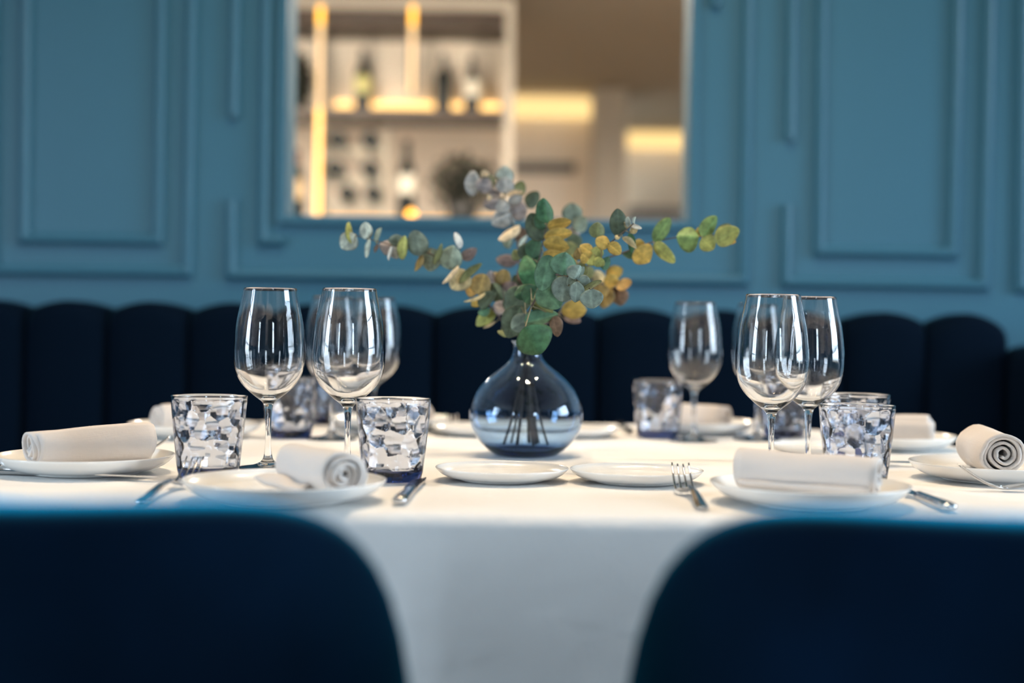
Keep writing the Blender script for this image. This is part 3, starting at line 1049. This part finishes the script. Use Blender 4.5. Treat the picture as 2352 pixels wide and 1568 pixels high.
# grey cluster, farthest
def y3a(x, y): return 2.06
branch('upright grey eucalyptus branch with blurred pale round leaves, topmost in the vase',
       [(600, 1380, 1.95), (560, 1000, 1.98), (530, 640, 2.02), (475, 430, 2.05), (425, 270, 2.06), (425, 60, 2.06)],
       [(225, 150, 95, 145, 175, 10, 'grey'), (230, 90, 300, 62, 60, 40, 'cream', -.01), (320, 175, 190, 140, 110, 15, 'gpur', -.01), (350, 140, 250, 110, 100, 25, 'dsage', .01),
        (430, 140, 430, 0, 125, 15, 'pale'), (430, 225, 440, 92, 125, 10, 'grey', -.01), (400, 220, 300, 180, 90, 20, 'gpur', .005), (395, 260, 255, 335, 110, 20, 'gpur'),
        (280, 262, 318, 268, 40, 20, 'cream', -.02), (445, 245, 580, 215, 40, 60, 'cream', -.02), (455, 300, 575, 262, 70, 30, 'grey', -.015), (440, 290, 365, 385, 100, 20, 'grey', -.01),
        (470, 380, 320, 480, 125, 15, 'grey', -.012), (475, 395, 605, 345, 150, 15, 'gpur', -.006), (530, 240, 570, 128, 88, 20, 'olive'), (620, 345, 700, 215, 100, 20, 'dsage', .01),
        (545, 480, 378, 605, 70, 40, 'cream', -.03, -.05), (520, 510, 590, 640, 95, 25, 'brn', .0), (545, 662, 612, 572, 30, 60, 'pale', -.03), (540, 780, 355, 770, 88, 25, 'pur', -.03), (455, 680, 470, 580, 60, 30, 'sage', -.02)],
       3, y3a, 5, 0.0016, (0.006, 0.022))
# green and yellow upright
def y3b(x, y): return 1.86
branch('upright eucalyptus branch with a green tip and yellow leaves pointing sideways',
       [(560, 1300, 1.91), (640, 1000, 1.88), (710, 760, 1.87), (745, 600, 1.86), (770, 490, 1.86)],
       [(775, 470, 738, 268, 120, 15, 'grn', -.005), (770, 510, 690, 385, 105, 25, 'dgrn', .005), (780, 500, 970, 455, 85, 35, 'yel', -.004), (750, 588, 978, 550, 85, 30, 'yel', -.01), (745, 630, 958, 670, 105, 30, 'yel', -.01),
        (745, 725, 908, 720, 60, 40, 'yel', -.01), (745, 610, 630, 395, 160, 10, 'dsage', .015), (690, 380, 780, 440, 60, 35, 'dgrn', .012), (640, 760, 700, 600, 120, 20, 'dgrn', .02), (560, 760, 640, 640, 100, 20, 'dsage', .03),
        (700, 860, 540, 890, 250, 12, 'grn', -.02), (560, 760, 500, 690, 80, 30, 'olive', .03), (720, 760, 620, 800, 100, 20, 'dgrn', .02)],
       3, y3b, 7, 0.0017, (0.014, -0.004))
# front branch, sharp
def y3c(x, y): return 1.74 + max(0.0, (760 - x)) * 0.00022
branch('nearest eucalyptus branch of sharp silvery green leaves hanging over the vase front',
       [(590, 1330, 1.86), (620, 1210, 1.80), (720, 1020, 1.76), (800, 905, 1.735), (900, 900, 1.72), (1020, 940, 1.71), (1130, 1012, 1.70)],
       [(795, 735, 728, 1025, 150, 15, 'mint', -.01), (905, 900, 925, 710, 180, 10, 'mint', -.03), (915, 905, 895, 1115, 170, 15, 'gg', -.025), (860, 950, 830, 1130, 190, 20, 'gg', .0),
        (1000, 935, 1050, 818, 105, 35, 'silv', -.04), (945, 985, 1080, 830, 75, 25, 'gg', -.035), (1022, 940, 1128, 990, 90, 20, 'silv', -.04), (1020, 950, 1005, 1120, 105, 15, 'silv', -.045),
        (1070, 1025, 1222, 945, 40, 60, 'olive', -.04), (1130, 1012, 1142, 1170, 155, 8, 'silv', -.055), (720, 985, 880, 1165, 200, 15, 'mint', -.01), (640, 1110, 820, 1205, 120, 25, 'olive', .02),
        (590, 1290, 865, 1220, 110, 25, 'mint', .01), (580, 1000, 470, 1230, 190, 10, 'dsage', .05), (560, 1150, 450, 1410, 190, 10, 'dsage', .04), (595, 1320, 725, 1540, 262, 8, 'grn', -.02),
        (820, 1230, 860, 1400, 95, 25, 'brn', .05), (640, 990, 510, 1070, 110, 20, 'dgrn', .04), (460, 1390, 370, 1350, 40, 50, 'olive', .05), (700, 1000, 590, 1120, 160, 15, 'dgrn', .05), (640, 1250, 480, 1330, 150, 15, 'gg', .04)],
       3, y3c, 9, 0.0019, (-0.012, -0.014))
# branch with small star end, to the vase's other side
def y5a(x, y): return 1.80
branch('yellow leaved eucalyptus branch ending in a tiny pale star of new leaves',
       [(-560, 1500, 1.90), (-400, 1150, 1.86), (-200, 850, 1.83), (0, 690, 1.81), (120, 610, 1.80), (225, 560, 1.80), (310, 490, 1.79), (430, 395, 1.785), (470, 355, 1.783)],
       [(300, 500, 290, 190, 165, 20, 'dsage'), (430, 400, 410, 280, 50, 40, 'pale', -.008), (470, 370, 490, 280, 28, 50, 'pale', -.01), (440, 375, 560, 415, 42, 30, 'white', -.014), (440, 385, 360, 350, 60, 40, 'tan', -.004),
        (450, 400, 480, 475, 80, 40, 'tan', -.002), (320, 515, 255, 500, 45, 40, 'tan', -.01), (345, 515, 505, 640, 62, 35, 'tan', -.012), (430, 470, 450, 690, 75, 40, 'grn', .01), (200, 600, 45, 530, 130, 30, 'yel', -.01),
        (190, 590, 325, 700, 120, 20, 'yel', -.012), (60, 520, 70, 345, 150, 25, 'olive', .01), (90, 620, 0, 790, 120, 20, 'yg'), (30, 720, -80, 790, 150, 25, 'yg', .0), (0, 700, -130, 600, 120, 30, 'yel', .01), (110, 740, 30, 835, 110, 25, 'yg', -.01),
        (130, 880, 190, 730, 90, 30, 'dgrn', -.005), (-20, 780, -110, 700, 140, 15, 'yel', .0), (-180, 830, -60, 930, 130, 20, 'olive', .01), (-90, 740, -170, 640, 120, 25, 'och', .02)],
       5, y5a, 11, 0.0016, (0.012, 0.010))
def y5b(x, y): return 1.88
branch('long eucalyptus branch of yellow green leaves reaching out over the far wine glasses',
       [(-600, 1500, 1.93), (-420, 1180, 1.91), (-150, 900, 1.90), (100, 770, 1.89), (330, 695, 1.885), (490, 630, 1.88), (690, 565, 1.88), (820, 540, 1.88), (960, 515, 1.88), (1200, 510, 1.88), (1400, 480, 1.88)],
       [(705, 565, 882, 297, 140, 20, 'lgrn', -.005), (700, 585, 928, 805, 125, 25, 'yg', -.01), (490, 640, 650, 790, 225, 12, 'yel', -.01), (480, 625, 590, 570, 75, 40, 'yel', .0), (1205, 510, 955, 505, 240, 20, 'lgrn', -.004), (1190, 520, 990, 620, 90, 40, 'och', .006),
        (1250, 520, 1400, 275, 145, 20, 'lgrn'), (1235, 530, 1370, 650, 170, 20, 'yg', -.008), (1395, 570, 1655, 425, 190, 15, 'yg', -.006), (1420, 500, 1560, 370, 100, 40, 'olive', .004), (1400, 560, 1620, 560, 90, 35, 'yel', .002), (1240, 500, 1195, 400, 60, 40, 'yel', .006),
        (350, 700, 480, 760, 70, 50, 'dgrn', .01)],
       5, y5b, 13, 0.0014, (0.030, -0.006))
def y3d(x, y): return 2.02
branch('blurred eucalyptus branch of yellow and russet leaves low behind the silvery leaves',
       [(640, 1380, 1.95), (900, 1200, 1.98), (1080, 1060, 2.0), (1220, 960, 2.02), (1330, 930, 2.03)],
       [(1260, 900, 1395, 850, 100, 25, 'yel'), (1235, 960, 1165, 860, 90, 25, 'tan', -.01), (1240, 960, 1360, 940, 95, 25, 'yel', -.02), (1340, 1000, 1462, 940, 75, 25, 'org', -.02), (1360, 1000, 1375, 1148, 120, 10, 'brn'), (1260, 985, 1235, 1170, 125, 15, 'och'),
        (1290, 1000, 1330, 1120, 90, 30, 'brn', .01), (890, 1180, 1095, 1190, 125, 20, 'yel', -.06), (910, 1245, 1050, 1275, 65, 30, 'pur', -.05), (1130, 930, 1060, 830, 110, 20, 'olive', -.03), (1180, 980, 1230, 1090, 100, 30, 'och', -.03), (1010, 1130, 1110, 1000, 100, 25, 'och', -.03)],
       3, y3d, 17, 0.0015, (0.018, 0.018))
def y3e(x, y): return 2.10
branch('blurred eucalyptus sprig of three grey green leaves rising behind the yellow leaves',
       [(640, 1380, 1.96), (760, 1000, 2.0), (880, 750, 2.05), (970, 560, 2.09), (1000, 440, 2.10)],
       [(985, 455, 970, 305, 140, 10, 'gg'), (1015, 540, 1085, 420, 110, 15, 'sage', -.01), (985, 600, 1000, 490, 90, 15, 'gpur'), (930, 640, 1060, 610, 110, 20, 'dsage', -.03), (900, 720, 1040, 690, 120, 20, 'olive', -.05), (880, 760, 800, 650, 110, 20, 'dsage', -.05)],
       3, y3e, 19, 0.0013, (0.004, 0.028))
branch('short eucalyptus sprig of dark sage leaves low beside the vase neck',
       [(540, 1400, 1.93), (480, 1250, 1.93), (430, 1100, 1.935), (400, 960, 1.94)],
       [(420, 1090, 330, 960, 120, 20, 'dsage'), (400, 980, 430, 850, 110, 20, 'och', .01), (440, 1180, 330, 1150, 100, 30, 'gpur', -.005), (450, 1200, 540, 1090, 130, 15, 'dsage', -.01), (480, 1290, 400, 1370, 90, 30, 'dsage'), (420, 1060, 520, 960, 110, 20, 'pur', .01), (390, 960, 300, 880, 100, 30, 'och', .015)],
       3, 1.935, 23, 0.0013, (-0.020, 0.012))

def y3f(x, y): return 1.985
branch('full eucalyptus branch of dim olive and russet leaves filling the middle of the bunch',
       [(600, 1380, 1.95), (590, 1200, 1.97), (640, 1000, 1.98), (720, 850, 1.985), (860, 760, 1.985)],
       [(560, 1230, 440, 1130, 140, 15, 'dsage'), (600, 1120, 480, 1000, 150, 15, 'olive'), (620, 1040, 500, 900, 140, 20, 'dsage'), (640, 960, 560, 820, 140, 20, 'brn'), (660, 930, 760, 790, 140, 20, 'dgrn'), (700, 880, 640, 720, 130, 20, 'dsage'),
        (760, 830, 880, 720, 140, 20, 'olive'), (820, 790, 960, 760, 120, 20, 'och'), (860, 760, 1000, 650, 130, 20, 'olive'), (860, 760, 1020, 820, 130, 20, 'yel', .01), (640, 1150, 780, 1060, 130, 20, 'dgrn'), (700, 1000, 860, 960, 140, 20, 'dsage'),
        (850, 900, 1000, 930, 120, 20, 'olive'), (620, 1250, 740, 1330, 120, 20, 'dsage'), (560, 1300, 420, 1290, 120, 20, 'dsage'), (540, 1120, 400, 1060, 120, 25, 'brn')],
       3, y3f, 29, 0.0016, (0.010, -0.018))

# ------------------------------------------------------------------ chairs in front
def chair(label, x, y):
    t = thing('dining_chair', label, 'chair', (x, y, 0))
    # back shell: curved round the sitter (open towards +y), rounded top corners
    HW, ZT, ZB, TH = 0.255, 0.822, 0.36, 0.055
    n, m = 44, 22
    outer, inner = [], []
    def surf(s, tt, off):
        # s -1..1 across, tt 0..1 up
        a = s * 1.0
        half = HW * (1.0 - 0.085 * tt)
        z_top = ZT - 0.006 * math.cos(s * PI) * 0 
        p = abs(s) ** 5.2
        z = ZB + (z_top - 0.115 * p - 0.075 * abs(s) ** 14 - ZB) * tt
        xx = half * math.sin(a * 1.25) / math.sin(1.25)
        yy = 0.26 * (1 - math.cos(a * 1.25)) / (1 - math.cos(1.25)) * 0.62 - 0.03 * (1 - tt)* -1.0
        nx, ny = -math.sin(a * 1.0) * 0.8, 1.0
        L = math.hypot(nx, ny)
        return Vector((xx + nx / L * off, yy + ny / L * off, z))
    rows = []
    for i in range(n + 1):
        s = -1 + 2 * i / n
        loop = []
        for j in range(m + 1): loop.append(surf(s, j / m * 0.955, 0))
        for k in range(1, 16):                                # rounded top roll
            a = PI * k / 16
            base = surf(s, 0.955, 0)
            top = surf(s, 1.0, 0)
            h = (top.z - base.z)
            p = surf(s, 0.955, TH * (1 - math.copysign(abs(math.cos(a)) ** 0.7, math.cos(a))) / 2)
            p.z = base.z + h * math.sin(a) ** 0.45
            loop.append(p)
        for j in range(m, -1, -1): loop.append(surf(s, j / m * 0.955, TH))
        rows.append(loop)
    mb = MB()
    mb.grid(rows, close_v=True)
    Lp = len(rows[0])
    mb.f.append(tuple(range(Lp)))
    mb.f.append(tuple(n * Lp + k for k in reversed(range(Lp))))
    mb.build('backrest', M['velvet_chair'], t, angle=1.2)
    mb = MB()
    rows = []
    for z, s in ((0.36, 0.0), (0.36, 0.92), (0.375, 0.99), (0.41, 1.0), (0.45, 0.98), (0.462, 0.93), (0.468, 0.8), (0.472, 0.0)):
        r_ = []
        for k in range(48):
            a = 2 * PI * k / 48
            c, q = math.cos(a), math.sin(a)
            r = (abs(c) ** 4 + abs(q) ** 4) ** -0.25
            r_.append((0.215 * r * c * s, 0.27 + 0.215 * r * q * s, z))
        rows.append(r_)
    mb.grid(rows, close_v=True)
    mb.build('seat', M['velvet_chair'], t, angle=0.9)
    for sx in (-1, 1):
        for sy in (0.10, 0.43):
            o_ = 0.03 if sy > 0.3 else -0.03
            MB().tube([(0.17 * sx, sy, 0.362), (0.20 * sx, sy + o_, 0.0)], [0.016, 0.011], 12).build('leg', M['black_metal'], t)
    return t
chair('blue velvet dining chair with rounded back in front of the napkin with the loose flap', -0.290, 0.765)
chair('blue velvet dining chair with rounded back in front of the thick white crosswise napkin', 0.305, 0.765)

# ------------------------------------------------------------------ the bar beyond the opening
SY = 6.6
sh = thing('display_shelf', 'open wood and metal display shelf with warm light strips, seen through the wall opening', 'shelf', (0, SY, 0))
def shp(mb, name, m, label=None, **k):
    mb.v = [(x, y - SY, z) for x, y, z in mb.v]
    o = mb.build(name, m, sh, **k)
    if label: o['label'] = label
    return o
S = lambda px, py, Y=SY: at(px, py, Y)
sxL = S(420, 250).x
sxR = S(1158, 250).x
z_top0, z_top1 = S(900, 62).z, S(900, 22).z
zs1a, zs1b = S(950, 270).z, S(950, 250).z
zs0a, zs0b = S(950, 535).z, S(950, 503).z
shp(MB().box(sxL, sxR, SY, SY + 0.34, z_top0, z_top1), 'shelf_board', M['wood'], smooth=False)
shp(MB().box(sxL, sxR, SY, SY + 0.34, zs1a, zs1b), 'shelf_board', M['wood'], smooth=False)
shp(MB().box(sxL, sxR, SY, SY + 0.34, zs0a - 0.02, zs0b), 'shelf_board', M['wood'], smooth=False)
shp(MB().box(sxR, sxR + 0.045, SY - 0.01, SY + 0.35, 0, BAR_Z - 0.001), 'side_panel', M['cream'], 'cream painted side panel', smooth=False)
shp(MB().box(sxL, sxR, SY - 0.01, SY + 0.35, z_top1 + 0.001, BAR_Z - 0.001), 'top_rail', M['cream'], 'cream painted top rail', smooth=False)
for px, y0_, y1_ in ((735, 15, 500), (947, 15, 214)):
    a, b = S(px + 2, y0_), S(px - 3 if px < 800 else px, y1_)
    xx = (a.x + b.x) / 2
    shp(MB().box(xx - 0.02, xx + 0.02, SY - 0.004, SY + 0.02, b.z, a.z), 'post', M['wood'], smooth=False)
    zt_, zb_ = a.z, b.z
    zc_ = S(735, 58).z
    cuts = [(zc_, zt_, 'top'), (max(zb_, zs1b), zc_, 'mid')] + ([(zb_, zs1b, 'low')] if zb_ < zs1b - 0.1 else [])
    for q0, q1, wh in cuts:
        shp(MB().box(xx - 0.011, xx + 0.011, SY - 0.020, SY - 0.005, q0 + 0.001, q1 - 0.001), 'light_strip', M['led_' + wh], 'warm glowing light strip', smooth=False)
shp(MB().box(S(752, 230).x, sxR - 0.02, SY + 0.28, SY + 0.295, zs1b + 0.006, zs1b + 0.075), 'light_strip', emit('shelf_light_strip', (1.0, 0.58, 0.20), 2.4), 'warm glowing light strip', smooth=False)
shp(MB().box(sxL, sxR, SY + 0.325, SY + 0.338, zs1b, z_top0), 'back_panel', M['beige'], 'beige back panel of the upper compartment', smooth=False)
shp(MB().box(S(700, 490).x, sxR - 0.02, SY + 0.28, SY + 0.295, zs0b + 0.004, zs0b + 0.030), 'light_strip', emit('low_light_strip', (1.0, 0.50, 0.10), 2.2), 'warm glowing light strip', smooth=False)
MB_lamp = thing('glowing_tealight', 'small glowing orange tealight at the foot of the white labelled bottle', 'candle light', (S(943, 490, SY - 0.02).x, SY + 0.03, zs0b))
MB().lathe([(0, 0), (0.022, 0), (0.025, 0.008), (0.022, 0.009), (0.02, 0.004), (0, 0.004)], 24).build('holder', M['label_tan'], MB_lamp)
MB().lathe([(0, 0.004), (0.014, 0.006), (0.019, 0.02), (0.014, 0.036), (0, 0.045)], 20).build('flame', emit('tealight_glow', (1.0, 0.42, 0.05), 7.0), MB_lamp)

def bottle(px, zb, h, label, lab_mat, foil, Y, lie=False):
    x = S(px, 250, Y).x
    t = thing('wine_bottle', label, 'bottle', (x, Y, zb), 0, 'wine bottles on the display shelf')
    k = h / 0.30
    wf = 1.12 if k > 1.2 else 1.06
    pr = [(0, 0.004), (0.030, 0.0), (0.0375, 0.004), (0.038, 0.02), (0.038, 0.17), (0.036, 0.19), (0.025, 0.213), (0.0155, 0.232), (0.0145, 0.25), (0.0145, 0.285), (0.0155, 0.287), (0.0155, 0.297), (0, 0.3)]
    MB().lathe([(r * wf, z * k) for r, z in pr], 32).build('body', M['bottle'], t, angle=0.7)
    if lab_mat:
        MB().lathe([(0.0392 * wf, (0.085 if k < 1.2 else 0.10) * k), (0.0392 * wf, 0.169 * k)], 32).build('paper_label', lab_mat, t)
    if foil:
        MB().lathe([(0.0155, 0.235 * k), (0.0153, 0.287 * k), (0.0163, 0.289 * k), (0.0163, 0.299 * k), (0, 0.302 * k)], 24).build('capsule', foil, t)
    return t
bottle(833, zs1b, 0.295, 'wine bottle with a yellowish label on the upper lit shelf, standing alone', M['label_yellow'], M['foil_dark'], SY + 0.12)
bottle(1018, zs1b, 0.285, 'plain dark wine bottle on the upper lit shelf', None, M['foil_dark'], SY + 0.14)
bottle(1084, zs1b, 0.27, 'wine bottle with a cream label at the end of the upper lit shelf', M['label_cream'], M['foil_dark'], SY + 0.12)
bottle(937, zs0b, 0.385, 'tall wine bottle with a large cream label on the lower shelf', M['label_cream'], M['foil_red'], SY + 0.15)
bottle(684, zs0b, 0.33, 'wine bottle with red capsule and tan label, outside the lit post', M['label_tan'], M['foil_red'], SY + 0.12)
# bottles lying on pegs, ends towards the camera
RY = 6.70
WRK = thing('wine_rack', 'small wall rack of pegs holding lying bottles behind the lower shelf', 'wine rack', (S(812, 370, RY).x, RY, 0))
xr0 = S(812, 370, RY).x
for py in (318, 385, 442):
    z = S(812, py, RY).z - 0.045
    for ya in (0.05, 0.18):
        MB().box(S(745, py, RY).x - xr0, S(880, py, RY).x - xr0, ya, ya + 0.02, z - 0.012, z).build('peg_rail', M['label_cream'], WRK, smooth=False)
for px in (742, 883):
    x = S(px, 370, RY).x - xr0
    MB().box(x - 0.004, x + 0.004, 0.04, 0.17, zs0b + 0.0005, S(px, 290, RY).z).build('side_rail', M['label_cream'], WRK, smooth=False)
for r_i, py in enumerate((318, 385, 442)):
    for c_i, px in enumerate(((775, 850), (770, 850), (797, 857))[r_i]):
        p = S(px, py, RY)
        z = S(812, py, RY).z - 0.045 + 0.0005
        row = ('top', 'middle', 'bottom')[r_i]
        t = thing('lying_bottle', 'dark bottle lying in the %s row of the rack, %s the lit post' % (row, 'next to' if c_i == 0 else 'farther from'), 'bottle', (p.x, RY, z + 0.0416), 0, 'wine bottles lying in the rack')
        mb = MB().lathe([(0, 0.002), (0.034, 0.0), (0.0410, 0.004), (0.0415, 0.17), (0.025, 0.205), (0.0145, 0.225), (0.0145, 0.29), (0, 0.295)], 28)
        mb.v = [(a, c_, b) for a, b, c_ in mb.v]
        mb.build('body', M['bottle'], t, angle=0.7)

def bush(px, py, Y, rx, rz_, zb, label, seed, n=260, potw=0.08):
    rnd = random.Random(seed)
    c = S(px, py, Y)
    t = thing('potted_plant', label, 'plant', (c.x, Y, zb))
    MB().lathe([(0, 0), (potw * 0.7, 0), (potw, 0.09), (potw * 0.9, 0.09), (potw * 0.85, 0.075), (0, 0.075)], 28).build('pot', M['pot'], t)
    st, fo = MB(), MB()
    cz = c.z - zb
    for k in range(9):
        a = rnd.uniform(0, 2 * PI)
        tip = Vector((math.cos(a) * rx * 0.7, math.sin(a) * 0.08, cz + rnd.uniform(-0.4, 1.1) * rz_))
        st.tube([(0, 0, 0.07), tip * 0.5 + Vector((0, 0, 0.04)), tip], 0.003, 5)
    st.build('stem', M['twig'], t)
    for k in range(n):
        while True:
            q = Vector((rnd.uniform(-1, 1), rnd.uniform(-1, 1), rnd.uniform(-1, 1)))
            if q.length < 1: break
        p = Vector((q.x * rx, q.y * 0.10, cz + q.z * rz_))
        d = Vector((rnd.gauss(0, 1), rnd.gauss(0, 1), rnd.gauss(0, 1))).normalized()
        s_ = d.orthogonal().normalized()
        L, W = rnd.uniform(0.025, 0.045), rnd.uniform(0.008, 0.014)
        nn = d.cross(s_)
        fo.add([p, p + d * L * 0.4 + s_ * W, p + d * L + nn * 0.004, p + d * L * 0.4 - s_ * W], [(0, 1, 2, 3)])
    fo.build('foliage', M['dark_leaf'], t, smooth=False, solid=0.001, fixn=False)
bush(1064, 422, SY + 0.14, 0.165, 0.15, zs0b, 'dark bushy potted plant on the lower shelf beside the tall bottle', 3, 620)
bush(682, 185, SY + 0.14, 0.07, 0.13, zs1b, 'dark leafy plant at the end of the upper shelf, cut by the opening edge', 5, 420, 0.05)

# light coves and dark details of the far walls
def slab(name, px0, py0, px1, py1, Y, dep, m, label, cat, group=None):
    a, b = at(px0, py0, Y), at(px1, py1, Y)
    o = MB().box(0, b.x - a.x, 0, dep, 0, a.z - b.z).build(name, m, smooth=False, bevel=0.004)
    o.location = (a.x, Y, b.z)
    return tag(o, label, cat, group)
slab('wall_light', 1155, 222, 1358, 268, Y1 - 0.10, 0.10, M['led_pale'], 'wide glowing warm wall light beside the shelf, before the pale column', 'wall light')
slab('wall_light', 1444, 303, 1640, 340, Y2 - 0.10, 0.10, M['led_pale'], 'glowing warm wall light beyond the pale column', 'wall light')
slab('wall_panel', 1172, 372, 1322, 398, Y1 - 0.04, 0.04, M['grey'], 'dark grey horizontal panel on the wall under the wide wall light', 'wall panel')
slab('bar_counter', 1444, 474, 1640, 540, Y2 - 0.45, 0.44, M['grey'], 'dark counter edge low beyond the pale column', 'counter')
